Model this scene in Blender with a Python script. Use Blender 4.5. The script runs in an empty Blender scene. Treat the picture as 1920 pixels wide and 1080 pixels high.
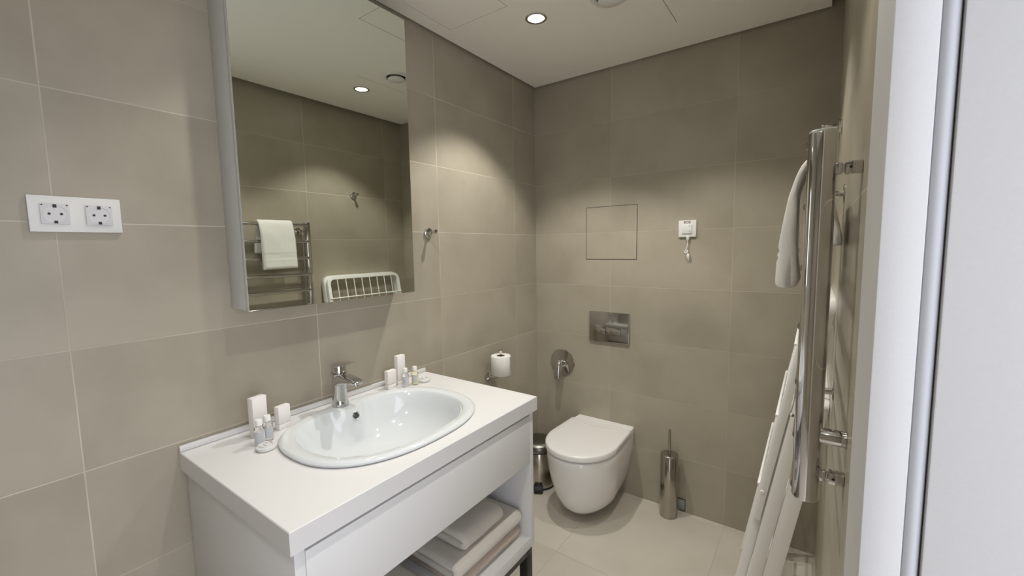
import bpy, bmesh, math, random
from mathutils import Vector, Matrix, noise
C = bpy.context.scene.collection
PI = math.pi
random.seed(4)

# ------------------------------------------------------------------ camera
F_PX = 794.66
CAM = Vector((1.395, -2.2124, 1.3904))
yaw, pitch, roll = -0.6206, -0.0951, -0.0171
fwd = Vector((math.sin(yaw)*math.cos(pitch), math.cos(yaw)*math.cos(pitch), math.sin(pitch)))
rgt = Vector((math.cos(yaw), -math.sin(yaw), 0)); upv = rgt.cross(fwd)
c_, s_ = math.cos(roll), math.sin(roll)
r2 = rgt*c_ + upv*s_; u2 = -rgt*s_ + upv*c_
cd = bpy.data.cameras.new('camera'); cam = bpy.data.objects.new('camera', cd); C.objects.link(cam)
m = Matrix.Identity(4)
for i in range(3):
    m[i][0] = r2[i]; m[i][1] = u2[i]; m[i][2] = -fwd[i]; m[i][3] = CAM[i]
cam.matrix_world = m
cd.sensor_width = 36; cd.lens = F_PX/1920*36; cd.clip_start = 0.01
bpy.context.scene.camera = cam

# ------------------------------------------------------------------ world, exposure
W = bpy.data.worlds.new('world'); bpy.context.scene.world = W; W.use_nodes = True
W.node_tree.nodes['Background'].inputs[0].default_value = (0.88, 0.90, 1.0, 1)
W.node_tree.nodes['Background'].inputs[1].default_value = 1.5
vs = bpy.context.scene.view_settings
vs.view_transform = 'Standard'; vs.look = 'None'; vs.gamma = 1; vs.exposure = 0.92; vs.use_curve_mapping = False

# room numbers (metres): left wall x=0, back wall y=0, right wall x=RW, floor z=0
RW = 1.45; ZC = 2.323; YF = -2.95; YD = -1.712; ZTOP = 2.46
TW, TH = 0.6, 0.2943
ROW0 = 1.4649                       # a grout row height
LAMPS = [(0.426, -0.655), (1.03, -0.623), (0.43, -1.50), (1.03, -1.50), (1.03, -2.36)]  # the last position is an added fill lamp out of view
LAMP_W = [22.5, 13.0, 8.0, 9.5, 6.5]
LAMP_COL = (1.0, 0.965, 0.90)

# ------------------------------------------------------------------ materials
def mat(name, col, rough=0.5, metal=0.0, **kw):
    mt = bpy.data.materials.new(name); mt.use_nodes = True
    b = mt.node_tree.nodes['Principled BSDF']
    b.inputs['Base Color'].default_value = (*col, 1); b.inputs['Roughness'].default_value = rough
    b.inputs['Metallic'].default_value = metal
    for k, v in kw.items():
        b.inputs[k.replace('_', ' ')].default_value = v
    return mt

def nz(mt, scale, amount, dark, bump=0.0, bscale=None):
    """procedural noise colour variation and bump on a principled material"""
    nt = mt.node_tree; b = nt.nodes['Principled BSDF']
    geo = nt.nodes.new('ShaderNodeNewGeometry')
    n = nt.nodes.new('ShaderNodeTexNoise'); n.inputs['Scale'].default_value = scale; n.inputs['Detail'].default_value = 5
    nt.links.new(geo.outputs['Position'], n.inputs['Vector'])
    mx = nt.nodes.new('ShaderNodeMix'); mx.data_type = 'RGBA'
    col = b.inputs['Base Color'].default_value[:]
    mx.inputs[6].default_value = col; mx.inputs[7].default_value = (*dark, 1)
    mr = nt.nodes.new('ShaderNodeMapRange'); mr.inputs[1].default_value = .35; mr.inputs[2].default_value = .7
    mr.inputs[4].default_value = amount
    nt.links.new(n.outputs[0], mr.inputs[0]); nt.links.new(mr.outputs[0], mx.inputs[0])
    nt.links.new(mx.outputs[2], b.inputs['Base Color'])
    if bump:
        n2 = nt.nodes.new('ShaderNodeTexNoise'); n2.inputs['Scale'].default_value = bscale or scale*4
        n2.inputs['Detail'].default_value = 4
        nt.links.new(geo.outputs['Position'], n2.inputs['Vector'])
        bp = nt.nodes.new('ShaderNodeBump'); bp.inputs['Strength'].default_value = bump; bp.inputs['Distance'].default_value = .002
        nt.links.new(n2.outputs[0], bp.inputs['Height']); nt.links.new(bp.outputs[0], b.inputs['Normal'])
    return mt

def tile_mat(name, ax_u, u0, uw, ax_v, v0, vh, base, dark, grout, rough=0.42, gw=0.0026, gdark=None):
    """porcelain tiles: grid from world position, cloudy variation, a tone per tile, recessed grout"""
    mt = bpy.data.materials.new(name); mt.use_nodes = True
    nt = mt.node_tree; N = nt.nodes; L = nt.links; b = N['Principled BSDF']
    geo = N.new('ShaderNodeNewGeometry'); sep = N.new('ShaderNodeSeparateXYZ'); L.new(geo.outputs['Position'], sep.inputs[0])
    def M(op, a, bb=None, c=None):
        n = N.new('ShaderNodeMath'); n.operation = op
        for i, v in enumerate((a, bb, c)):
            if v is None: continue
            if isinstance(v, (int, float)): n.inputs[i].default_value = v
            else: L.new(v, n.inputs[i])
        return n.outputs[0]
    def grid(ax, o, w):
        t = M('DIVIDE', M('SUBTRACT', sep.outputs[ax], o), w)
        fl = M('FLOOR', t); fr = M('SUBTRACT', t, fl)
        d = M('MULTIPLY', M('MINIMUM', fr, M('SUBTRACT', 1.0, fr)), w)
        return fl, d
    fu, du = grid(ax_u, u0, uw); fv, dv = grid(ax_v, v0, vh)
    dist = M('MINIMUM', du, dv)
    line = N.new('ShaderNodeMapRange'); line.inputs[1].default_value = gw*0.35; line.inputs[2].default_value = gw*0.75
    line.inputs[3].default_value = 1; line.inputs[4].default_value = 0
    L.new(dist, line.inputs[0])
    cmb = N.new('ShaderNodeCombineXYZ'); L.new(fu, cmb.inputs[0]); L.new(fv, cmb.inputs[1])
    wn = N.new('ShaderNodeTexWhiteNoise'); wn.noise_dimensions = '3D'; L.new(cmb.outputs[0], wn.inputs['Vector'])
    # cloudy pattern shifted per tile
    vadd = N.new('ShaderNodeVectorMath'); vadd.operation = 'MULTIPLY_ADD'
    L.new(wn.outputs['Color'], vadd.inputs[0]); vadd.inputs[1].default_value = (9, 9, 9); L.new(geo.outputs['Position'], vadd.inputs[2])
    n1 = N.new('ShaderNodeTexNoise'); n1.inputs['Scale'].default_value = 3.2; n1.inputs['Detail'].default_value = 6; n1.inputs['Roughness'].default_value = .55
    L.new(vadd.outputs[0], n1.inputs['Vector'])
    n2 = N.new('ShaderNodeTexNoise'); n2.inputs['Scale'].default_value = 260; n2.inputs['Detail'].default_value = 3
    L.new(geo.outputs['Position'], n2.inputs['Vector'])
    f = M('ADD', M('MULTIPLY', M('SUBTRACT', n1.outputs[0], .38), 2.3), M('MULTIPLY', M('SUBTRACT', wn.outputs['Value'], .5), .32))
    f = M('ADD', f, M('MULTIPLY', M('SUBTRACT', n2.outputs[0], .5), .22))
    cl = N.new('ShaderNodeClamp'); L.new(f, cl.inputs[0])
    mx = N.new('ShaderNodeMix'); mx.data_type = 'RGBA'; mx.inputs[6].default_value = (*base, 1); mx.inputs[7].default_value = (*dark, 1)
    L.new(cl.outputs[0], mx.inputs[0])
    mg = N.new('ShaderNodeMix'); mg.data_type = 'RGBA'; mg.inputs[7].default_value = (*grout, 1)
    L.new(mx.outputs[2], mg.inputs[6])
    # the grout is worn unevenly
    n3 = N.new('ShaderNodeTexNoise'); n3.inputs['Scale'].default_value = 2.3; L.new(geo.outputs['Position'], n3.inputs['Vector'])
    wear = N.new('ShaderNodeMapRange'); wear.inputs[1].default_value = .35; wear.inputs[2].default_value = .6
    wear.inputs[3].default_value = .25; wear.inputs[4].default_value = 1
    L.new(n3.outputs[0], wear.inputs[0])
    L.new(M('MULTIPLY', line.outputs[0], wear.outputs[0]), mg.inputs[0]); L.new(mg.outputs[2], b.inputs['Base Color'])
    b.inputs['Roughness'].default_value = rough
    bp = N.new('ShaderNodeBump'); bp.inputs['Strength'].default_value = .35; bp.inputs['Distance'].default_value = .001
    L.new(M('ADD', M('MULTIPLY', line.outputs[0], -1.0), M('MULTIPLY', n2.outputs[0], .12)), bp.inputs['Height'])
    L.new(bp.outputs[0], b.inputs['Normal'])
    return mt

TB, TD, TG = (0.415, 0.378, 0.300), (0.315, 0.282, 0.215), (0.58, 0.54, 0.45)
M_left = tile_mat('tile left wall', 1, -0.2239, TW, 2, ROW0, TH, TB, TD, TG)
M_back = tile_mat('tile back wall', 0, 0.4818, TW, 2, ROW0, TH, TB, TD, (.50, .46, .375), gw=.0022)
M_right = tile_mat('tile right wall', 1, -0.157, TW, 2, ROW0, TH, TB, TD, TG, rough=.36)
M_panel = tile_mat('tile access panel', 0, .3, TW, 2, ROW0, TH, TB, TD, (.46, .42, .34), gw=.0018)
M_floor = tile_mat('tile floor', 0, 0.485, TW, 1, -0.628, TW, (.60, .56, .485), (.50, .465, .395), (.40, .37, .31), rough=.40, gw=.002)
M_ceil = nz(mat('ceiling paint', (.91, .89, .82), .9), 30, .2, (.89, .87, .80), .1)
M_dark = mat('shadow gap void', (.06, .055, .045), .9)
M_white = mat('white paint', (.78, .78, .77), .45)
M_frame = nz(mat('door frame lacquer', (.54, .54, .535), .5), 300, .5, (.515, .515, .51), .05)
M_solid = mat('solid surface white', (.70, .695, .69), .28)
M_lac = nz(mat('white lacquer board', (.71, .71, .70), .45), 200, .3, (.68, .68, .67))
M_cer = mat('glazed ceramic', (.66, .69, .705), .07, Coat_Weight=.4, Coat_Roughness=.03)
M_cerw = mat('toilet ceramic', (.88, .875, .86), .10, Coat_Weight=.3)
M_seat = mat('toilet seat plastic', (.80, .79, .77), .22)
M_chrome = mat('chrome', (.62, .61, .60), .07, 1)
M_steel = mat('polished steel', (.44, .41, .365), .16, 1)
M_plate = mat('flush plate chrome', (.50, .49, .475), .12, 1)
M_black = mat('black metal', (.015, .014, .013), .4)
M_rubber = mat('black plastic', (.012, .012, .012), .5)
M_plastic = mat('white plastic', (.80, .80, .78), .32)
M_pgrey = mat('socket insert', (.70, .70, .71), .35)
M_hole = mat('pin hole', (.03, .03, .03), .6)
M_mirror = mat('mirror glass', (.80, .83, .78), .004, 1)
M_cab = mat('cabinet grey', (.66, .67, .66), .4)
M_card = mat('white card', (.80, .77, .74), .55)
M_paper = nz(mat('toilet paper', (.80, .79, .76), .95), 60, .3, (.74, .73, .70), .6, 180)
M_towel = nz(mat('white terry', (.92, .91, .87), 1.0), 40, .3, (.86, .85, .81), 1.0, 900)
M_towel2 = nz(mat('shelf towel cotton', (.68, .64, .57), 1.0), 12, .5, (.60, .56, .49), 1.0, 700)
M_beige = nz(mat('beige towel cotton', (.60, .50, .41), 1.0), 12, .5, (.54, .45, .36), 1.0, 700)
M_glass = mat('clear bottle', (.97, .98, .98), .03, 0, IOR=1.38, Transmission_Weight=.95)
M_yellow = mat('amber bottle', (.97, .93, .66), .03, 0, IOR=1.38, Transmission_Weight=.95)
M_label = mat('bottle label', (.80, .82, .85), .5)
M_rackp = mat('rack enamel', (.90, .90, .88), .35)
M_sos = mat('red print', (.17, .035, .03), .6)
M_greyplate = mat('grey metal plate', (.33, .36, .37), .35)
M_wrap = mat('soap wrapper film', (.84, .84, .83), .18, 0, Transmission_Weight=.25)
M_drain = mat('dark drain hole', (.05, .05, .048), .6)
M_em = bpy.data.materials.new('lamp lens'); M_em.use_nodes = True
_b = M_em.node_tree.nodes['Principled BSDF']; _b.inputs['Base Color'].default_value = (1, 1, 1, 1)
_b.inputs['Emission Color'].default_value = (1, .96, .88, 1); _b.inputs['Emission Strength'].default_value = 14

# ------------------------------------------------------------------ helpers
def tag(o, label=None, cat=None, group=None, kind=None):
    if label: o['label'] = label
    if cat: o['category'] = cat
    if group: o['group'] = group
    if kind: o['kind'] = kind
    return o
def obj(name, bm, m_, parent=None, smooth=True, angle=38, label=None):
    off = parent.matrix_world.translation if False else None
    me = bpy.data.meshes.new(name)
    if parent is not None:
        p = parent; o3 = Vector((0, 0, 0))
        while p is not None: o3 += p.location; p = p.parent
        bmesh.ops.translate(bm, verts=bm.verts, vec=-o3)
    bmesh.ops.recalc_face_normals(bm, faces=bm.faces)
    bm.to_mesh(me); bm.free(); me.materials.append(m_)
    o = bpy.data.objects.new(name, me); C.objects.link(o)
    if parent is not None: o.parent = parent
    if smooth:
        me.shade_smooth(); me.set_sharp_from_angle(angle=math.radians(angle))
    if label: o['label'] = label
    return o
def thing(name, label, cat, loc, group=None):
    o = bpy.data.objects.new(name, None); C.objects.link(o); o.location = loc; o.empty_display_size = .05
    return tag(o, label, cat, group)
def box(bm, x0, x1, y0, y1, z0, z1, bev=0.0, seg=2, mtx=None):
    t = bmesh.new()
    bmesh.ops.create_cube(t, size=1)
    bmesh.ops.scale(t, vec=(abs(x1-x0), abs(y1-y0), abs(z1-z0)), verts=t.verts)
    if bev: bmesh.ops.bevel(t, geom=t.edges[:], offset=bev, segments=seg, affect='EDGES', profile=.5)
    bmesh.ops.translate(t, vec=((x0+x1)/2, (y0+y1)/2, (z0+z1)/2), verts=t.verts)
    if mtx is not None: bmesh.ops.transform(t, matrix=mtx, verts=t.verts)
    add(bm, t); return bm
def add(bm, t):
    mp = [bm.verts.new(v.co) for v in t.verts]
    t.verts.index_update()
    for f in t.faces:
        try: bm.faces.new([mp[v.index] for v in f.verts])
        except ValueError: pass
    t.free()
def B(): return bmesh.new()
def bx(*a, **k): return box(B(), *a, **k)
def frame_of(d):
    d = Vector(d).normalized(); a = Vector((0, 0, 1)) if abs(d.z) < .9 else Vector((1, 0, 0))
    u = a.cross(d).normalized(); return u, d.cross(u), d
def lathe(bm, base, axis, prof, n=32, close=True):
    """prof: list of (r, h) along the axis"""
    u, v, d = frame_of(axis); base = Vector(base); rings = []
    for r, h in prof:
        if r < 1e-6: rings.append([bm.verts.new(base+d*h)])
        else: rings.append([bm.verts.new(base+d*h+(u*math.cos(2*PI*i/n)+v*math.sin(2*PI*i/n))*r) for i in range(n)])
    for A, Bq in zip(rings, rings[1:]):
        for i in range(n):
            j = (i+1) % n
            if len(A) == 1 and len(Bq) == 1: continue
            if len(A) == 1: bm.faces.new((A[0], Bq[i], Bq[j]))
            elif len(Bq) == 1: bm.faces.new((A[i], A[j], Bq[0]))
            else: bm.faces.new((A[i], A[j], Bq[j], Bq[i]))
    if close:
        for R_ in (rings[0], rings[-1]):
            if len(R_) > 2: bm.faces.new(R_)
    return bm
def sweep(bm, pts, a, b=None, nrm=None, n=12, rect=False, closed=False):
    """tube along pts; with nrm: section half sizes a (in plane) and b (along nrm)"""
    b = a if b is None else b
    pts = [Vector(p) for p in pts]; k = len(pts); rings = []
    pu = None
    for i, p in enumerate(pts):
        if closed: t = (pts[(i+1) % k]-pts[i-1])
        else: t = pts[min(i+1, k-1)]-pts[max(i-1, 0)]
        t.normalize()
        if nrm is not None:
            v = Vector(nrm).normalized(); u = v.cross(t).normalized()
        else:
            if pu is None: u = frame_of(t)[0]
            else: u = (pu - t*pu.dot(t)).normalized()
            v = t.cross(u); pu = u
        aa = a[i] if isinstance(a, (list, tuple)) else a; bb = b[i] if isinstance(b, (list, tuple)) else b
        if rect:
            c = .12
            sec = [(1, -1+c), (1, 1-c), (1-c, 1), (-1+c, 1), (-1, 1-c), (-1, -1+c), (-1+c, -1), (1-c, -1)]
        else: sec = [(math.cos(2*PI*j/n), math.sin(2*PI*j/n)) for j in range(n)]
        rings.append([bm.verts.new(p+u*(sx*aa)+v*(sy*bb)) for sx, sy in sec])
    q = len(rings[0]); pr = list(zip(rings, rings[1:]))
    if closed: pr.append((rings[-1], rings[0]))
    for A, Bq in pr:
        for j in range(q): bm.faces.new((A[j], A[(j+1) % q], Bq[(j+1) % q], Bq[j]))
    if not closed: bm.faces.new(rings[0]); bm.faces.new(rings[-1])
    return bm
def loft(bm, loops, cap0=True, cap1=True):
    rs = [[bm.verts.new(p) for p in lp] for lp in loops]; q = len(rs[0])
    for A, Bq in zip(rs, rs[1:]):
        for j in range(q): bm.faces.new((A[j], A[(j+1) % q], Bq[(j+1) % q], Bq[j]))
    if cap0: bm.faces.new(rs[0])
    if cap1: bm.faces.new(rs[-1])
    return bm
def arc(p0, pc, p1, n=6):
    p0, pc, p1 = Vector(p0), Vector(pc), Vector(p1)
    return [p0.lerp(pc, t/n).lerp(pc.lerp(p1, t/n), t/n) for t in range(n+1)]

# ------------------------------------------------------------------ room shell
def struct(name, bm, m_, smooth=False):
    o = obj(name, bm, m_, None, smooth); o['kind'] = 'structure'; return o
struct('floor', bx(-.1, RW+1.6, YF-.1, .1, -.12, 0), M_floor)
struct('wall_left', bx(-.12, 0, YF-.12, .12, -.01, ZTOP), M_left)
struct('wall_back', bx(-.01, RW+.12, 0, .12, -.01, ZTOP), M_back)
w = bx(RW, RW+.12, YD+.004, .01, -.01, ZTOP)
box(w, RW, RW+.12, -2.62, YD+.004, 2.12, ZTOP); box(w, RW, RW+.12, YF-.01, -2.62, -.01, ZTOP)
struct('wall_right', w, M_right)
struct('wall_front', bx(-.01, RW+.12, YF-.12, YF, -.01, ZTOP), M_back)
# dropped ceiling slab held off the walls by a gap, hatch joints are real slots
def slab():
    bm = B(); X0, X1, Y0, Y1 = .014, 1.409, YF+.02, -.014; g = .0032
    holes = [(.082, .383, -1.09, -.795)]
    z0, z1 = ZC, ZC+.03
    hx0, hx1, hy0, hy1 = holes[0]
    sx, sy0, sy1 = .881, -.75, -.262       # single open joint
    box(bm, X0, hx0, Y0, Y1, z0, z1)
    box(bm, hx0, hx1, hy1, Y1, z0, z1); box(bm, hx0, hx1, Y0, hy0, z0, z1)
    box(bm, hx0+g, hx1-g, hy0+g, hy1-g, z0, z1)
    box(bm, hx1, sx-g/2, Y0, Y1, z0, z1); box(bm, sx+g/2, X1, Y0, Y1, z0, z1)
    box(bm, sx-g/2, sx+g/2, sy1, Y1, z0, z1); box(bm, sx-g/2, sx+g/2, Y0, sy0, z0, z1)
    return bm
struct('ceiling', slab(), M_ceil)
o = struct('ceiling_void', bx(-.12, RW+.12, YF-.12, .12, ZTOP-.02, ZTOP+.04), M_dark); o.name = 'ceiling_upper'
# door frame in the right wall
bm = B(); box(bm, RW-.009, RW+.003, YD, YD+.145, 0, 2.16, .003); box(bm, RW-.009, RW+.003, -2.70, YD+.145, 2.10, 2.18, .003)
struct('trim_1', bm, M_frame, True)
bm = B(); box(bm, RW-.0088, RW+.0205, YD-.004, YD+.012, 0, 2.12, .0012); box(bm, RW+.0205, RW+.14, YD+.036, YD+.046, 0, 2.12)
struct('trim_2', bm, M_frame, True)
bm = B(); sweep(bm, [(RW+.0265, YD+.001, 0), (RW+.0265, YD+.001, 2.1)], .0052, .006, n=14)
struct('trim_3', bm, mat('frame seal', (.46, .47, .49), .5), True)
# open door leaf folded back outside the opening
struct('door_1', bx(RW+.0335, RW+.85, YD-.006, YD+.034, .008, 2.08, .0015), M_frame, True)

# ------------------------------------------------------------------ ceiling lamps
def downlight(x, y, label, lit):
    t = thing('recessed_downlight', label, 'ceiling light', (x, y, ZC), 'recessed downlights in the ceiling')
    obj('trim_ring', lathe(B(), (x, y, ZC), (0, 0, -1), [(.032, -.012), (.032, .001), (.034, .004), (.040, .005), (.044, .003), (.0445, 0), (.0445, -.012)], 40, False), M_chrome, t)
    obj('lens', lathe(B(), (x, y, ZC+.0005), (0, 0, -1), [(.032, -.004), (.032, .002), (.02, .0035), (0, .004)], 32, True), M_em, t)
    ld = bpy.data.lights.new('spot', 'SPOT'); ld.energy = lit; ld.color = LAMP_COL; ld.spot_size = math.radians(100); ld.spot_blend = .42
    ld.shadow_soft_size = .022
    lo = bpy.data.objects.new('lamp_light', ld); C.objects.link(lo); lo.location = (0, 0, -.012); lo.parent = t
downlight(*LAMPS[0], 'lit round downlight in the ceiling, near the corner of left and back walls', LAMP_W[0])
downlight(*LAMPS[1], 'lit round downlight that shows in the mirror beside the round vent', LAMP_W[1])
downlight(*LAMPS[2], 'lit round downlight above the washbasin', LAMP_W[2])
downlight(*LAMPS[3], 'lit round downlight beside the doorway, above the towel rail', LAMP_W[3])
downlight(*LAMPS[4], 'added unseen fill downlight in the ceiling at the doorway end of the room', LAMP_W[4])  # unseen fill lamp, added to brighten the cabinet side, vanity side and ceiling
t = thing('ceiling_vent', 'round white extract vent valve in the ceiling between two downlights', 'vent', (.728, -.618, ZC))
obj('vent_collar', lathe(B(), (.728, -.618, ZC), (0, 0, -1), [(.050, -.01), (.050, .004), (.056, .010), (.066, .008), (.074, .002), (.075, 0), (.075, -.006)], 48, False), M_plastic, t)
obj('valve_disc', lathe(B(), (.728, -.618, ZC), (0, 0, -1), [(0, .004), (.036, .006), (.043, .013), (.043, .017), (.036, .023), (0, .025)], 40), M_plastic, t)
obj('throat', lathe(B(), (.728, -.618, ZC), (0, 0, -1), [(.051, .001), (0, .0012)], 40), M_dark, t)

# ------------------------------------------------------------------ mirror cabinet
CX, CY0, CY1, CZ0, CZ1 = .118, -1.686, -1.084, 1.226, 2.236
t = thing('mirror_cabinet', 'tall grey wall cabinet with a full mirror front above the washbasin', 'mirror cabinet', (0, (CY0+CY1)/2, CZ0))
obj('body', bx(.0005, .098, CY0+.001, CY1-.001, CZ0, CZ1, .001), M_cab, t)
d = obj('door', bx(.0995, CX-.004, CY0, CY1, CZ0-.002, CZ1+.002, .0008), M_cab, t)
obj('mirror', bx(CX-.0038, CX, CY0+.0005, CY1-.0005, CZ0-.0015, CZ1+.0015), M_mirror, d, smooth=False)

# ------------------------------------------------------------------ vanity unit and top
VY0, VY1 = -1.842, -.944
VX = .592; ZT = .85
VT = thing('vanity_unit', 'white floor vanity with one drawer and an open shelf under the washbasin', 'vanity unit', (.28, (VY0+VY1)/2, 0))
SX = .580
ZB = .279
for ya, yb in ((VY0+.012, VY0+.034), (VY1-.034, VY1-.012)):
    obj('side_panel', bx(.004, SX, ya, yb, ZB, .80, .001), M_lac, VT)
obj('back_panel', bx(.004, .020, VY0+.034, VY1-.034, ZB, .80), M_lac, VT)
obj('drawer_front', bx(SX-.020, SX+.002, VY0+.0345, VY1-.0345, .609, .787, .001), M_lac, VT)
obj('drawer_box', bx(.02, SX-.021, VY0+.0345, VY1-.0345, .625, .695), M_lac, VT)
obj('shelf', bx(.020, SX, VY0+.034, VY1-.034, ZB, .320, .001), M_lac, VT)
bm = B()
for yy in (VY0+.012, VY1-.047):
    box(bm, SX-.045, SX-.010, yy, yy+.035, 0, .245, .0015); box(bm, .03, .065, yy, yy+.035, 0, .245, .0015)
    box(bm, .03, SX-.010, yy, yy+.035, .245, ZB-.0005, .001)
box(bm, SX-.045, SX-.010, VY0+.047, VY1-.047, .245, ZB-.0005, .001)
obj('leg_frame', bm, M_black, VT, label='black metal leg frame')
t = thing('worktop', 'thick white solid worktop on the vanity with a low upstand at the wall', 'worktop', (.3, (VY0+VY1)/2, .80))
BC = (.308, -1.392)                               # basin centre
def sup(cx, cy, a, b, n, k=96, z=0.0, notch=None):
    o_ = []
    for i in range(k):
        th = 2*PI*i/k; c, s = math.cos(th), math.sin(th)
        x = cx+a*math.copysign(abs(c)**(2/n), c); y = cy+b*math.copysign(abs(s)**(2/n), s)
        if notch and x < cx:
            amt, wd = notch; e = math.exp(-((y-(-1.405))/wd)**4); x += amt*e
        o_.append((x, y, z))
    return o_
def worktop():
    """slab with an oval cut-out under the basin"""
    bm = B(); k = 96
    inner = sup(*BC, .205, .262, 2.3, k)
    outer = []
    for i in range(k):
        p = Vector(inner[i][:2])-Vector(BC); th = math.atan2(p.y, p.x); dx, dy = math.cos(th), math.sin(th)
        best = 1e9
        if dx > 1e-6: best = min(best, (VX-BC[0])/dx)
        if dx < -1e-6: best = min(best, (.002-BC[0])/dx)
        if dy > 1e-6: best = min(best, (VY1-BC[1])/dy)
        if dy < -1e-6: best = min(best, (VY0-BC[1])/dy)
        outer.append([BC[0]+dx*best, BC[1]+dy*best])
    for cx_, cy_ in ((VX, VY1), (VX, VY0), (.002, VY1), (.002, VY0)):     # snap to true corners
        j = min(range(k), key=lambda q: (outer[q][0]-cx_)**2+(outer[q][1]-cy_)**2); outer[j] = [cx_, cy_]
    e = .0018
    def ins(p, q): return (min(max(p[0], .002), VX-q), min(max(p[1], VY0+q), VY1-q))
    L0 = [(x, y, .80) for x, y, _ in inner]; L1 = [(*ins(p, 0), .80) for p in outer]
    L2 = [(*ins(p, 0), ZT-e) for p in outer]; L3 = [(*ins(p, e), ZT) for p in outer]; L4 = [(x, y, ZT) for x, y, _ in inner]
    loft(bm, [L0, L1, L2, L3, L4, L0], False, False)
    bmesh.ops.remove_doubles(bm, verts=bm.verts, dist=1e-6)
    return bm
obj('slab', worktop(), M_solid, t, angle=20)
obj('upstand', bx(.001, .0125, VY0, VY1, ZT+.0003, ZT+.0175, .003), M_solid, t)

# ------------------------------------------------------------------ washbasin
t = thing('washbasin', 'oval white ceramic washbasin set into the vanity top', 'washbasin', (*BC, ZT))
bm = B()
z = ZT
ra, rb = .237, .299
NT = (.040, .052)
prof = [  # (a, b, z, cx shift, notch)
    (ra-.006, rb-.006, z+.0006, 0, None), (ra, rb, z+.003, 0, None), (ra+.001, rb+.001, z+.008, 0, None), (ra-.003, rb-.003, z+.0125, 0, None),
    (ra-.008, rb-.008, z+.0145, 0, None), (ra-.016, rb-.018, z+.0142, 0, None),
    (ra-.033, rb-.038, z+.0120, .001, NT), (ra-.0355, rb-.041, z+.0105, .002, NT), (ra-.038, rb-.045, z+.004, .003, NT),
    (ra-.044, rb-.054, z-.010, .004, (.038, .052)), (ra-.052, rb-.066, z-.035, .006, (.030, .055)), (ra-.064, rb-.085, z-.065, .007, (.020, .06)),
    (ra-.084, rb-.115, z-.095, .008, (.008, .07)), (ra-.115, rb-.155, z-.115, .008, None), (ra-.155, rb-.20, z-.124, .008, None), (ra-.20, rb-.255, z-.128, .008, None),
    (.022, .022, z-.129, .0, None)]
inner = [sup(BC[0]+sx, BC[1], a, b, 2.4 if i < 13 else 2.1, 120, zz, nt) for i, (a, b, zz, sx, nt) in enumerate(prof)]
under = [sup(BC[0], BC[1], .03, .03, 2, 120, z-.140), sup(BC[0], BC[1], .13, .18, 2.2, 120, z-.125), sup(BC[0], BC[1], .19, .24, 2.3, 120, z-.06), sup(BC[0], BC[1], .198, .255, 2.3, 120, z+.0006)]
loft(bm, under+inner, True, True)
obj('bowl', bm, M_cer, t, angle=35)
obj('drain', lathe(B(), (BC[0], BC[1], z-.1292), (0, 0, 1), [(.021, 0), (.021, .003), (.016, .0045), (0, .005)], 32), M_chrome, t)
ov = Vector((.1575, -1.398, .8365)); od = Vector((1, 0, .28)).normalized()
ofo = obj('overflow_ring', lathe(B(), ov, od, [(.0128, -.012), (.0128, .001), (.0115, .002), (.0102, .001), (.0102, -.006)], 28, False), M_chrome, t)
obj('overflow_hole', lathe(B(), ov, od, [(.0105, -.012), (.0105, .0004), (0, .0006)], 28), M_drain, ofo)

# ------------------------------------------------------------------ faucet
FX, FY = .093, -1.413; FZ = ZT+.0147
t = thing('basin_faucet', 'chrome single lever mixer faucet on the back rim of the basin', 'faucet', (FX, FY, FZ))
bm = B()
lp = []
for r, h in ((.0270, 0), (.0272, .004), (.0250, .012), (.0232, .030), (.0228, .060), (.0238, .085), (.0250, .103), (.0252, .112), (.0240, .1135)):
    lp.append([(FX+r*math.copysign(abs(math.cos(a))**.86, math.cos(a)), FY+r*math.copysign(abs(math.sin(a))**.86, math.sin(a)), FZ+h) for a in [2*PI*i/40 for i in range(40)]])
loft(bm, lp)
obj('body', bm, M_chrome, t)
bm = B(); lp = []
for x, w_, zt, zb in ((FX-.012, .018, .1125, .060), (FX, .0235, .1125, .064), (FX+.03, .0240, .112, .078), (FX+.06, .0235, .1095, .085), (FX+.085, .0225, .107, .088), (FX+.102, .0205, .104, .0895), (FX+.112, .0165, .101, .0905), (FX+.1155, .011, .099, .0925)):
    ring = []
    for i in range(24):
        a = 2*PI*i/24; cc, ss = math.cos(a), math.sin(a)
        ring.append((x, FY+w_*math.copysign(abs(cc)**.55, cc), FZ+(zt+zb)/2+(zt-zb)/2*math.copysign(abs(ss)**.55, ss)))
    lp.append(ring)
loft(bm, lp); sp = obj('spout', bm, M_chrome, t)
obj('aerator', lathe(B(), (FX+.096, FY, FZ+.0895), (-.1, 0, -1), [(.010, -.002), (.011, .003), (.009, .004), (0, .0035)], 24), M_steel, sp)
bm = B(); lathe(bm, (FX, FY, FZ+.1138), (0, 0, 1), [(.0225, 0), (.0250, .003), (.0252, .026), (.0235, .032), (.012, .036), (0, .0365)], 40)
hd = obj('lever_cap', bm, M_chrome, t)
bm = B(); lp = []
for x, w_, zt, th in ((FX-.022, .015, .142, .012), (FX-.012, .0225, .1475, .018), (FX+.01, .0240, .1525, .020), (FX+.030, .0215, .155, .014), (FX+.055, .0180, .157, .009), (FX+.078, .0150, .159, .006), (FX+.088, .011, .160, .004)):
    lp.append([(x, FY+w_*math.copysign(abs(math.cos(a))**.5, math.cos(a)), FZ+zt-th/2+th/2*math.copysign(abs(math.sin(a))**.6, math.sin(a))) for a in [2*PI*i/24 for i in range(24)]])
loft(bm, lp); obj('lever', bm, M_chrome, hd)
obj('joint_ring', lathe(B(), (FX, FY, FZ+.1128), (0, 0, 1), [(.0215, 0), (.0215, .0016), (0, .0016)], 32), M_rubber, t)

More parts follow.
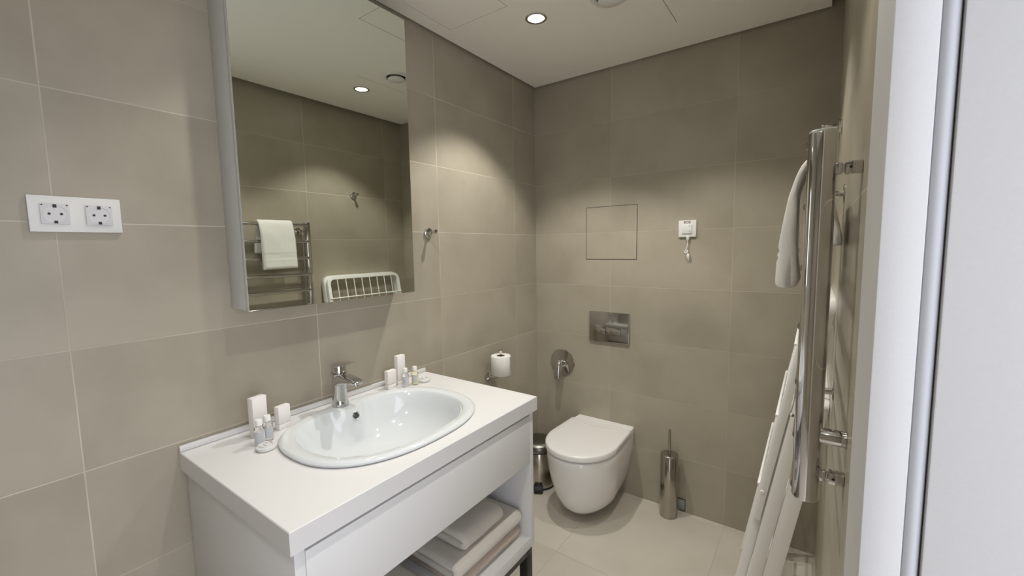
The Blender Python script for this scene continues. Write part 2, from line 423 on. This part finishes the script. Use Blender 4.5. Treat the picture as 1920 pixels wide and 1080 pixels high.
# ------------------------------------------------------------------ toiletries
def rmat(x, y, ang): return Matrix.Translation((x, y, 0)) @ Matrix.Rotation(math.radians(ang), 4, 'Z')
def carton(x, y, ang, wx, wy, h, label, group):
    t = thing('toiletry_box', label, 'box', (x, y, ZT+.0002), group)
    mt = rmat(x, y, ang); z0 = ZT+.0002
    obj('carton', bx(-wx/2, wx/2, -wy/2, wy/2, z0+.018, z0+h, .0012, mtx=mt), M_card, t)
    obj('carton_base', bx(-wx/2+.0006, wx/2-.0006, -wy/2+.0006, wy/2-.0006, z0, z0+.0175, .001, mtx=mt), M_card, t)
def bottle(x, y, ang, m_, label, liquid, h=.056):
    t = thing('toiletry_bottle', label, 'bottle', (x, y, ZT+.0002), 'mini toiletry bottles on the vanity top')
    z0 = ZT+.0002
    obj('flask', lathe(B(), (x, y, z0), (0, 0, 1), [(0, .001), (.012, 0), (.0135, .002), (.0138, .006), (.0138, h-.012), (.0125, h-.007), (.0080, h-.003), (.0065, h), (.0065, h+.003), (0, h+.003)], 28), m_, t)
    obj('cap', lathe(B(), (x, y, z0+h+.001), (0, 0, 1), [(0, 0), (.0082, 0), (.0092, .001), (.0092, .015), (.0085, .0165), (0, .017)], 24), M_plastic, t)
    bm = B(); k = 14; rr = .01392
    top = []; bot = []
    for i in range(k+1):
        a = math.radians(ang-58+116*i/k); top.append((x+rr*math.cos(a), y+rr*math.sin(a), z0+h-.014)); bot.append((x+rr*math.cos(a), y+rr*math.sin(a), z0+.010))
    tv = [bm.verts.new(p) for p in top]; bv = [bm.verts.new(p) for p in bot]
    for i in range(k): bm.faces.new((bv[i], bv[i+1], tv[i+1], tv[i]))
    bmesh.ops.solidify(bm, geom=bm.faces[:], thickness=.0002)
    obj('bottle_label', bm, M_label, t)
def soap(x, y, ang, label):
    t = thing('soap_packet', label, 'soap', (x, y, ZT+.0002), 'wrapped soaps on the vanity top')
    z0 = ZT+.0002; lp = []
    for a, h in ((.012, .0), (.0235, .001), (.0255, .005), (.0245, .0095), (.019, .0115)):
        lp.append([(p[0], p[1], z0+h) for p in sup(x, y, a, a, 2.2, 40)])
    obj('soap_bar', loft(B(), lp), M_wrap, t)
    bm = B(); pts = []
    for i in range(37):
        a = 2*PI*i/36; pts.append((x+.017*math.cos(a), y+.017*math.sin(a), z0+.0122+.0012*math.sin(5*a)))
    sweep(bm, pts[:-1], .0022, n=8, closed=True); box(bm, x-.012, x+.012, y-.004, y+.004, z0+.0112, z0+.0135, .001, mtx=None)
    obj('wrapper_pleats', bm, M_wrap, t)
G1 = 'white toiletry boxes on the vanity top'
carton(.078, -1.668, 12, .022, .044, .118, 'tall white toiletry box behind the bottles at the left of the basin', G1)
carton(.085, -1.602, 12, .020, .040, .072, 'short white toiletry box at the left of the basin, nearer the faucet', G1)
carton(.052, -1.120, 4, .020, .040, .118, 'tall white toiletry box behind the bottles at the right of the basin', G1)
carton(.062, -1.176, 4, .020, .042, .072, 'short white toiletry box at the right of the basin, nearer the faucet', G1)
bottle(.148, -1.697, -30, M_glass, 'clear mini bottle with white cap, leftmost on the vanity top', 0)
bottle(.134, -1.668, -30, M_glass, 'clear mini bottle with white cap between the leftmost bottle and the short box', 0)
bottle(.095, -1.130, -50, M_glass, 'clear mini bottle with white cap in front of the right tall box', 0)
bottle(.108, -1.092, -50, M_yellow, 'mini bottle of pale yellow liquid, rightmost on the vanity top', 0)
soap(.187, -1.698, 0, 'round wrapped soap in front of the left pair of bottles')
soap(.108, -1.046, 0, 'round wrapped soap at the right end beside the yellow bottle')

# ------------------------------------------------------------------ towels
def ribbon(path, th, y0, y1, seed=0, amp=.003, ny=22, ends=.5, wob=0.0):
    """a thick cloth strip following path (x,z points), running y0..y1, rounded section"""
    P = [Vector((a, 0, b)) for a, b in path]
    # resample
    L_ = [0]
    for a, b in zip(P, P[1:]): L_.append(L_[-1]+(b-a).length)
    n = max(10, int(L_[-1]/.008)); Q = []
    for i in range(n+1):
        s = L_[-1]*i/n; j = 0
        while j < len(L_)-2 and L_[j+1] < s: j += 1
        Q.append(P[j].lerp(P[j+1], (s-L_[j])/max(1e-9, L_[j+1]-L_[j])))
    for _ in range(2): Q = [Q[0]]+[(Q[i-1]+Q[i]*2+Q[i+1])/4 for i in range(1, n)]+[Q[-1]]
    up, dn = [], []
    for i, q in enumerate(Q):
        tt = (Q[min(i+1, n)]-Q[max(i-1, 0)]).normalized(); nn = Vector((-tt.z, 0, tt.x))
        f = i/n; h = th(f) if callable(th) else th
        e = min(1, min(f, 1-f)*L_[-1]/(h*.5)+.35); e = math.sqrt(max(0, 1-(1-e)**2)) if e < 1 else 1
        up.append(q+nn*h/2*e); dn.append(q-nn*h/2*e)
    sec = up+dn[::-1]; bm = B(); loops = []
    yc = (y0+y1)/2; hw = (y1-y0)/2
    cen = Q
    for k in range(ny+1):
        u = -1+2*k/ny; edge = 1.0
        dd = (1-abs(u))*hw
        if dd < .006: edge = .45+.55*math.sqrt(max(0, 1-(1-dd/.006)**2))
        lp = []
        for i, p in enumerate(sec):
            c0 = cen[i] if i <= n else cen[2*n+1-i]
            q = c0+(p-c0)*edge; y = yc+hw*u
            v = noise.noise_vector(Vector((q.x*14+seed, y*14, q.z*14)))*amp
            v2 = noise.noise_vector(Vector((q.x*5+seed, y*4, q.z*6)))*wob
            lp.append((q.x+v.x+v2.x, y+v.y+v2.y, q.z+v.z+v2.z*.5))
        loops.append(lp)
    loft(bm, loops); return bm
def folded(x0, x1, z0, layers, lt):
    """serpentine path, rounded fold facing +x on the outside"""
    p = []
    for k in range(layers):
        z = z0+lt*(k+.5); a, b = (x0+.012, x1-lt*.5) if k % 2 == 0 else (x1-lt*.5, x0+.012)
        for i in range(9): p.append((a+(b-a)*i/8, z))
        if k < layers-1:
            s = 1 if k % 2 == 0 else -1
            p.append((b+s*lt*.45, z+lt*.5))
    return p
G2 = 'folded towels on the vanity shelf'
def shelf_towel(name, label, x0, x1, y0, y1, z0, layers, lt, m_, seed):
    o = obj(name, ribbon(folded(x0, x1, z0, layers, lt), lt*.97, y0, y1, seed, .0022, 24, wob=.003), m_, None, angle=70)
    return tag(o, label, 'towel', G2)
zs = .3235
shelf_towel('folded_towel', 'beige folded towel at the bottom of the stack on the vanity shelf', .22, .545, -1.315, -.992, zs, 2, .0225, M_beige, 1)
shelf_towel('folded_towel', 'large white folded towel in the middle of the stack on the vanity shelf', .20, .550, -1.345, -.990, zs+.0495, 2, .026, M_towel2, 5)
shelf_towel('folded_towel', 'small white folded towel on top of the stack on the vanity shelf', .28, .532, -1.290, -1.085, zs+.1055, 2, .030, M_towel2, 9)
shelf_towel('folded_towel', 'folded towel alone at the left of the vanity shelf, half hidden by the drawer', .20, .520, -1.74, -1.405, zs, 4, .020, M_towel2, 13)

# ------------------------------------------------------------------ wall sockets
t = thing('double_socket', 'white double power socket with two round outlets on the left wall', 'power socket', (0, -1.988, 1.4825))
bm = B(); box(bm, .0005, .009, -2.0640, -1.9120, 1.4425, 1.5225, .0012)
obj('face_plate', bm, M_plastic, t)
for yc in (-2.0235, -1.9515):
    s = obj('outlet', bx(.009, .0125, yc-.0230, yc+.0230, 1.4595, 1.5055, .0015), M_pgrey, t)
    obj('outlet_well', lathe(B(), (.0128, yc, 1.4825), (1, 0, 0), [(.0195, 0), (.0200, .0006), (.0190, .0008), (.0175, -.0001), (0, -.0002)], 36), M_pgrey, s)
    bm = B()
    for dy in (-.0095, .0095): lathe(bm, (.0126, yc+dy, 1.4825), (1, 0, 0), [(.0027, 0), (.0027, .0005), (0, .0005)], 14)
    for dz, hh in ((.0175, .0035), (-.0180, .0030)): box(bm, .0125, .0138, yc-.0030, yc+.0030, 1.4825+dz-hh, 1.4825+dz+hh)
    for dy in (-.0195, .0195): lathe(bm, (.0122, yc+dy, 1.5020), (1, 0, 0), [(.0016, 0), (.0016, .0006), (0, .0006)], 10)
    obj('contacts', bm, M_hole, s)

# ------------------------------------------------------------------ wall hooks
def hook(x, y, z, d, label):
    t = thing('robe_hook', label, 'hook', (x, y, z), 'chrome robe hooks on the walls')
    obj('rosette', lathe(B(), (x, y, z), (d, 0, 0), [(.021, .0004), (.0225, .002), (.0225, .008), (.020, .011), (.014, .0125), (0, .013)], 32), M_chrome, t)
    obj('peg', lathe(B(), (x+d*.010, y, z), (d, 0, .12), [(.0075, 0), (.0065, .012), (.0060, .022), (.0085, .032), (.0098, .036), (.0098, .041), (.0085, .044), (0, .045)], 24), M_chrome, t)
hook(0, -.894, 1.461, 1, 'round chrome robe hook on the left wall beside the mirror cabinet')
hook(RW, -.427, 1.766, -1, 'round chrome robe hook on the right wall above the drying rack')

# ------------------------------------------------------------------ paper holder + roll
PX, PY, PZ = .082, -.487, .731
t = thing('paper_holder', 'chrome upright toilet paper holder on the left wall', 'paper holder', (0, PY, PZ-.02))
obj('rosette', lathe(B(), (0, PY-.012, PZ-.022), (1, 0, 0), [(.022, .0004), (.0225, .008), (.019, .011), (0, .012)], 28), M_chrome, t)
bm = B(); sweep(bm, [(.008, PY-.012, PZ-.022), (.03, PY-.012, PZ-.022)]+arc((.04, PY-.010, PZ-.022), (PX, PY, PZ-.022), (PX, PY, PZ+.01), 8)+[(PX, PY, PZ+.11)], .0055, n=14)
obj('arm', bm, M_chrome, t)
obj('finial', lathe(B(), (PX, PY, PZ+.105), (0, 0, 1), [(.0055, 0), (.006, .006), (.0085, .016), (.0115, .024), (.0115, .027), (0, .028)], 24), M_chrome, t)
t = thing('toilet_roll', 'white toilet paper roll on the upright chrome holder', 'toilet roll', (PX, PY, PZ))
obj('paper', lathe(B(), (PX, PY, PZ), (0, 0, 1), [(.0215, 0), (.0500, 0), (.0515, .002), (.0518, .05), (.0515, .098), (.050, .100), (.0215, .100), (.0215, 0)], 48, False), M_paper, t)
obj('core', lathe(B(), (PX, PY, PZ+.0005), (0, 0, 1), [(.0213, 0), (.0213, .099), (.0198, .099), (.0198, 0), (.0213, 0)], 32, False), mat('card core', (.30, .25, .19), .9), t)
bm = B(); pts = []
a0 = math.radians(20); q0 = (PX+.0525*math.cos(a0), PY+.0525*math.sin(a0))
tl = []
for i in range(9):
    a = math.radians(10+9*i); tl.append((PX+(.0525+.0004*i)*math.cos(a), PY+(.0525+.0008*i)*math.sin(a)))
vv = [[bm.verts.new((x, y, PZ+z_)) for x, y in tl] for z_ in (.001, .05, .099)]
for r0, r1 in zip(vv, vv[1:]):
    for i in range(8): bm.faces.new((r0[i], r0[i+1], r1[i+1], r1[i]))
bmesh.ops.solidify(bm, geom=bm.faces[:], thickness=.0004)
obj('loose_sheet', bm, M_paper, t)

# ------------------------------------------------------------------ back wall fittings
t = thing('wall_access_panel', 'square tiled access panel with a dark joint on the back wall', 'access panel', (.4825, 0, 1.316))
obj('joint', bx(.336, .629, -.0012, -.0001, 1.316, 1.606), M_hole, t)
obj('tile_panel', bx(.3388, .6262, -.0016, -.0013, 1.3188, 1.6032), M_panel, t)
t = thing('flush_plate', 'rectangular chrome dual flush plate on the back wall above the toilet', 'flush plate', (.477, 0, .853))
obj('plate', bx(.360, .594, -.012, -.0003, .855, 1.024, .003), M_plate, t)
bm = B(); box(bm, .3993, .5482, -.0124, -.0118, .8937, .9393)
obj('button_recess', bm, M_hole, t)
obj('flush_button', bx(.4005, .4585, -.0140, -.0122, .8945, .9385, .0006), M_plate, t)
obj('flush_button', bx(.4615, .5470, -.0140, -.0122, .8945, .9385, .0006), M_plate, t)
t = thing('shower_valve', 'round chrome mixer valve with a lever on the back wall left of the toilet', 'valve', (.179, 0, .695))
obj('escutcheon', lathe(B(), (.179, 0, .695), (0, -1, 0), [(.081, .0004), (.082, .002), (.080, .005), (.03, .0085), (0, .009)], 56), M_chrome, t)
obj('cartridge_cap', lathe(B(), (.179, 0, .692), (0, -1, 0), [(.026, .006), (.026, .03), (.0235, .045), (.018, .050), (0, .051)], 36), M_chrome, t)
bm = B(); lp = []
for y, zc, w_, h_ in ((-.030, .692, .0245, .024), (-.048, .684, .0245, .025), (-.060, .668, .022, .021), (-.068, .646, .0195, .016), (-.074, .624, .0175, .012), (-.076, .614, .013, .007)):
    lp.append([(.178+w_*math.cos(a), y-h_*.75*math.sin(a)*.6, zc+h_*math.sin(a)) for a in [2*PI*i/24 for i in range(24)]])
loft(bm, lp); obj('lever', bm, M_chrome, t)
t = thing('emergency_switch', 'white square SOS pull cord switch on the back wall', 'alarm switch', (.881, 0, 1.427))
obj('face_plate', bx(.840, .9215, -.010, -.0004, 1.4275, 1.5085, .0015), M_plastic, t)
obj('rocker', bx(.8565, .9025, -.0155, -.010, 1.4445, 1.4890, .002), M_plastic, t)
bm = B(); box(bm, .8905, .8930, -.0160, -.0154, 1.4780, 1.4835); box(bm, .8905, .8930, -.0160, -.0154, 1.4520, 1.4590)
obj('rocker_marks', bm, mat('grey print', (.25, .25, .25), .6), t)
def text_mesh(s, size, origin, parent, m_, name='lettering'):
    cu = bpy.data.curves.new('t', 'FONT'); cu.body = s; cu.size = size; cu.align_x = 'CENTER'; cu.offset = size*.018; cu.extrude = .0003
    to = bpy.data.objects.new('t', cu); me = bpy.data.meshes.new_from_object(to)
    bpy.data.objects.remove(to)
    bm = B(); bm.from_mesh(me); bmesh.ops.scale(bm, vec=(1.12, 1, 1), verts=bm.verts)
    bmesh.ops.transform(bm, matrix=Matrix.Translation(origin) @ Matrix.Rotation(PI/2, 4, 'X'), verts=bm.verts)
    return obj(name, bm, m_, parent, smooth=False)
text_mesh('SOS', .0165, (.8800, -.0104, 1.4935), t, M_sos)
bm = B(); lathe(bm, (.884, -.008, 1.4275), (0, 0, -1), [(.008, -.002), (.0085, .003), (.0065, .012), (.0035, .020), (0, .021)], 16)
cg = obj('cord_guide', bm, M_plastic, t)
cp = [(.884, -.008, 1.41), (.8835, -.008, 1.395), (.8825, -.009, 1.38), (.879, -.010, 1.370), (.8745, -.012, 1.361), (.873, -.015, 1.354), (.8765, -.018, 1.348), (.883, -.016, 1.350), (.886, -.012, 1.357), (.884, -.009, 1.364), (.880, -.008, 1.360), (.882, -.009, 1.350), (.886, -.010, 1.343)]
obj('pull_cord', sweep(B(), cp, .0022, n=8), M_plastic, t)
obj('cord_bell', lathe(B(), (.8862, -.010, 1.347), (.12, 0, -1), [(.002, 0), (.006, .004), (.0075, .012), (.0055, .024), (.003, .030), (.0015, .036), (0, .037)], 16), M_plastic, t)
bm = bx(.8605, .8965, -.0030, -.0003, .0105, .0665, .0005); 
t = thing('floor_outlet_cover', 'small grey metal cover at the foot of the back wall beside the toilet brush', 'cover plate', (.8785, 0, .0065))
obj('cover', bm, M_greyplate, t)
bm = B(); box(bm, .8600, .8970, -.0034, -.0003, .0668, .0705); box(bm, .8970, .8992, -.0034, -.0003, .0075, .0705); box(bm, .8700, .8970, -.0034, -.0003, .0060, .0103)
obj('cover_gap', bm, M_hole, t)

# ------------------------------------------------------------------ toilet
TCX = .456
def dshape(w, L_, z, yb=-.001, fr=.215, n=2.05, wb=.93, k=48):
    o_ = []
    for i in range(10): t_ = i/10; o_.append((TCX-w*(wb+(1-wb)*t_), yb+(-(L_-fr)-yb)*t_, z))
    for i in range(k+1):
        a = PI*i/k; c, s = math.cos(a), math.sin(a)
        o_.append((TCX-w*math.copysign(abs(c)**(2/n), c), -(L_-fr)-fr*abs(s)**(2/n), z))
    for i in range(10): t_ = 1-(i+1)/10; o_.append((TCX+w*(wb+(1-wb)*t_), yb+(-(L_-fr)-yb)*t_, z))
    return o_
T = thing('wall_hung_toilet', 'white wall hung toilet with closed lid on the back wall', 'toilet', (TCX, 0, .03))
bm = B(); lp = []
for z_, w_, L_ in ((.030, .060, .30), (.036, .095, .355), (.052, .122, .395), (.080, .140, .424), (.130, .157, .450), (.200, .171, .472), (.270, .179, .486), (.330, .1825, .493), (.361, .1835, .495), (.3655, .178, .489)):
    lp.append(dshape(w_, L_, z_, wb=.90 if z_ > .2 else .86))
loft(bm, lp); obj('bowl', bm, M_cerw, T, angle=60)
# raised ceramic shelf behind the hinge
bm = B(); lp = []
for z_, i_ in ((.3666, 0), (.392, .001), (.397, .006)):
    lp.append([(TCX-.168+i_, -.0012, z_), (TCX-.171+i_, -.04, z_), (TCX-.173+i_, -.088, z_), (TCX+.173-i_, -.088, z_), (TCX+.171-i_, -.04, z_), (TCX+.168-i_, -.0012, z_)])
loft(bm, lp); obj('hinge_shelf', bm, M_cerw, T)
bm = B(); obj('seat_ring', loft(bm, [dshape(.174, .486, .3657, -.0895), dshape(.175, .487, .367, -.0895), dshape(.175, .487, .379, -.0895), dshape(.174, .486, .3812, -.0895)]), M_seat, T)
bm = B(); lp = []
for z_, w_, L_ in ((.3745, .184, .499), (.376, .1865, .502), (.397, .1865, .502), (.4015, .184, .499), (.404, .177, .491), (.4045, .15, .455), (.4050, .10, .38), (.4052, .05, .30)):
    lp.append(dshape(w_, L_, z_, -.070 if z_ < .404 else -.072, wb=.95 if w_ > .16 else 1, fr=.215 if L_ > .4 else .12))
loft(bm, lp); ld_ = obj('lid', bm, M_seat, T, angle=60)
# shallow curved step near the hinge
bm = B(); pts = [(TCX-.12+.24*i/20, -.118-.018*math.sin(PI*i/20), .4046) for i in range(21)]
obj('lid_step', sweep(bm, pts, [.004+.006*math.sin(PI*i/20) for i in range(21)], .0016, (0, 0, 1), n=10), M_seat, ld_)

# ------------------------------------------------------------------ toilet brush, bin
BX, BY = .832, -.068
t = thing('toilet_brush', 'polished steel toilet brush holder with a thin handle by the back wall', 'toilet brush', (BX, BY, 0))
obj('holder', lathe(B(), (BX, BY, 0), (0, 0, 1), [(0, .001), (.040, .001), (.042, .004), (.0425, .320), (.041, .322), (.039, .320)], 44, True), M_steel, t)
obj('lid', lathe(B(), (BX, BY, .3195), (0, 0, 1), [(.0425, .003), (.0428, .008), (.040, .011), (.012, .0125), (0, .0125)], 44), M_steel, t)
obj('handle', lathe(B(), (BX, BY, .331), (0, 0, 1), [(.009, 0), (.009, .004), (.0060, .006), (.0060, .120), (.0052, .126), (0, .127)], 20), M_steel, t)
NX, NY = .112, -.175
t = thing('pedal_bin', 'small round steel pedal bin in the corner beside the toilet', 'bin', (NX, NY, 0))
obj('base_ring', lathe(B(), (NX, NY, 0), (0, 0, 1), [(.098, .0005), (.100, .002), (.100, .010), (.098, .012)], 48), M_rubber, t)
obj('drum', lathe(B(), (NX, NY, .012), (0, 0, 1), [(.098, 0), (.0985, .01), (.0985, .200), (.097, .203)], 48), M_steel, t)
obj('rim_band', lathe(B(), (NX, NY, .2155), (0, 0, 1), [(.094, 0), (.094, .004)], 48), M_rubber, t)
obj('lid', lathe(B(), (NX, NY, .2200), (0, 0, 1), [(.0985, 0), (.100, .002), (.100, .018), (.098, .028), (.090, .040), (.06, .050), (.0, .054)], 48), mat('dark brushed lid', (.22, .21, .19), .3, 1), t)
bm = B(); pd = Vector((.50, -.865, 0)).normalized(); pc = Vector((NX, NY, 0))
sweep(bm, [pc+pd*.085+Vector((0, 0, .02)), pc+pd*.105+Vector((0, 0, .024)), pc+pd*.122+Vector((0, 0, .024)), pc+pd*.134+Vector((0, 0, .016))], [.020, .026, .028, .022], [.012, .018, .016, .010], Vector((0, 0, 1)), rect=True)
obj('pedal', bm, M_rubber, t)

# ------------------------------------------------------------------ heated towel rail
RX = 1.398; YN, YFAR = -1.352, -.800
t = thing('towel_rail', 'chrome ladder towel rail on the right wall', 'towel rail', (RX, (YN+YFAR)/2, .94))
RZ = [1.549, 1.449, 1.348, 1.249, 1.152, 1.058, .968]
def upright(y):
    bm = B(); lathe(bm, (RX, y, .951), (0, 0, 1), [(0, -.004), (.012, -.0035), (.0185, 0), (.0200, .004), (.0200, .6105), (.0192, .6135), (.0, .614)], 40)
    o_ = obj('upright', bm, M_chrome, t)
    obj('top_cap', lathe(B(), (RX, y, 1.5650), (0, 0, 1), [(.0188, -.001), (.0188, .002), (.017, .0035), (0, .0038)], 36), mat('satin cap', (.62, .66, .64), .35, .6), o_)
upright(YN); upright(YFAR)
for z_ in RZ:
    bm = B(); sweep(bm, [(1.385, YN+.002, z_), (1.385, (YN+YFAR)/2, z_), (1.385, YFAR-.002, z_)], .0095, n=18)
    obj('rung', bm, M_chrome, t)
for z_ in (1.512, .995):                            # round stand-offs at the far upright
    bm = B(); lathe(bm, (RX+.015, YFAR-.032, z_), (1, 0, 0), [(.0085, -.012), (.0085, .034)], 22)
    o_ = obj('wall_bracket', bm, M_chrome, t)
    obj('rosette', lathe(B(), (RW, YFAR-.032, z_), (-1, 0, 0), [(.024, .0003), (.0245, .0015), (.022, .003), (.010, .0035)], 32), M_chrome, o_)
for z_ in (1.506, .998):                            # square section brackets at the near upright
    bm = B(); box(bm, RX+.017, RX+.027, YN-.0075, YN+.0065, z_-.009, z_+.009, .002); box(bm, RX+.024, RX+.031, YN-.004, YN+.004, z_-.0065, z_+.0065, .001)
    box(bm, RX+.030, RW-.0003, YN-.009, YN+.009, z_-.0095, z_+.0095, .0015)
    o_ = obj('wall_bracket', bm, M_chrome, t, label='square section bracket with a set screw')
    obj('set_screw', lathe(B(), (RX+.037, YN-.0088, z_), (0, -1, 0), [(.0022, 0), (.0022, .0006), (0, .0006)], 12), M_hole, o_)
bm = B(); lathe(bm, (RX+.014, YN, 1.066), (1, 0, 0), [(.012, 0), (.0135, .004), (.0135, RW-RX-.0145)], 32)
obj('supply_pipe', bm, M_chrome, t)

# towel over the top rung
HZ = RZ[0]; HX = 1.385; hr = .0095
bm = ribbon([(1.346, 1.292), (1.344, 1.36), (1.346, 1.44), (1.352, 1.50), (1.361, 1.535), (1.3705, 1.558), (1.380, 1.5685), (1.390, 1.5685), (1.399, 1.559), (1.4055, 1.535), (1.411, 1.50), (1.421, 1.45), (1.430, 1.41), (1.4345, 1.383)],
            lambda f: .0115+.033*max(0, 1-f/.44)**.8+(.007*max(0, (f-.62)/.38)), -1.092, -.902, 3, .0022, 30, wob=.003)
# terry band lines near the front hem are pressed into the cloth
for v in bm.verts:
    if v.co.x < 1.36 and v.co.z < 1.375:
        for zb in (1.372, 1.358):
            v.co.x += .0035*math.exp(-((v.co.z-zb)/.003)**2)
TWL = obj('hanging_towel', bm, M_towel, None, angle=80)
tag(TWL, 'white hand towel draped over the top rung of the chrome towel rail', 'towel')

# ------------------------------------------------------------------ folded drying rack
RA = math.atan(.175); RO = Vector((1.1735, 0, .003)); Sd = Vector((math.sin(RA), 0, math.cos(RA))); Dd = Vector((math.cos(RA), 0, -math.sin(RA)))
def rk(s, d, y): return RO+Sd*s+Dd*d+Vector((0, y, 0))
RK = thing('drying_rack', 'white folded clothes drying rack leaning against the right wall', 'drying rack', (1.22, -.405, 0))
def uframe(s0, s1, y0, y1, d, hw, hd, rc=.045):
    """inverted U of flat section: two rails and a rounded top"""
    p = [rk(s0, d, y0), rk((s0+s1)/2, d, y0), rk(s1-rc, d, y0)]
    p += arc(rk(s1-rc, d, y0), rk(s1, d, y0), rk(s1, d, y0+rc), 7)[1:]
    p += [rk(s1, d, (y0+y1)/2)]
    p += arc(rk(s1, d, y1-rc), rk(s1, d, y1), rk(s1-rc, d, y1), 7)
    p += [rk((s0+s1)/2, d, y1), rk(s0, d, y1)]
    return sweep(B(), p, hw, hd, Dd, rect=True)
obj('leg_frame', uframe(.012, .90, -.660, -.150, .0150, .009, .0145), M_rackp, RK)
obj('leg_frame', uframe(.004, 1.240, -.688, -.122, .0495, .009, .0185), M_rackp, RK)
obj('leg_frame', uframe(-.004, .93, -.688, -.122, .0935, .009, .0225), M_rackp, RK)
wg = obj('wing_frame', uframe(.50, 1.228, -.683, -.127, .012, .010, .0130), M_rackp, RK)
obj('wing_end_bar', sweep(B(), [rk(.51, .012, -.683), rk(.51, .012, -.127)], .008, .010, Dd, rect=True), M_rackp, wg)
for i in range(8):
    y = -.683+.556*(i+1)/9
    obj('rod', sweep(B(), [rk(.51, .004, y), rk(1.226, .004, y)], .0032, n=10), M_rackp, wg)
for s in (.62, .86, 1.095):
    obj('cross_bar', sweep(B(), [rk(s, -.0035, -.690), rk(s, -.0035, -.120)], .0045, .0042, n=10), M_rackp, RK)
for s in (.16, .42):
    obj('cross_bar', sweep(B(), [rk(s, .0155, -.655), rk(s, .0155, -.155)], .0045, .0045, n=10), M_rackp, RK)
    obj('cross_bar', sweep(B(), [rk(s+.05, .0925, -.688), rk(s+.05, .0925, -.122)], .0045, .0045, n=10), M_rackp, RK)
for y in (-.693, -.117):
    for s, d in ((.88, .034), (.60, .012), (.30, .070)):
        obj('hinge_pin', lathe(B(), rk(s, d, y-.004), (0, 1, 0), [(.005, 0), (.006, .002), (.006, .008), (.005, .010)], 14), M_rackp, RK)
for y in (-.688, -.122):
    for d in (.051, .0925):
        obj('foot', sweep(B(), [rk(-.004, d, y), rk(.022, d, y)], .0115, .019, Dd, rect=True), M_rackp, RK)
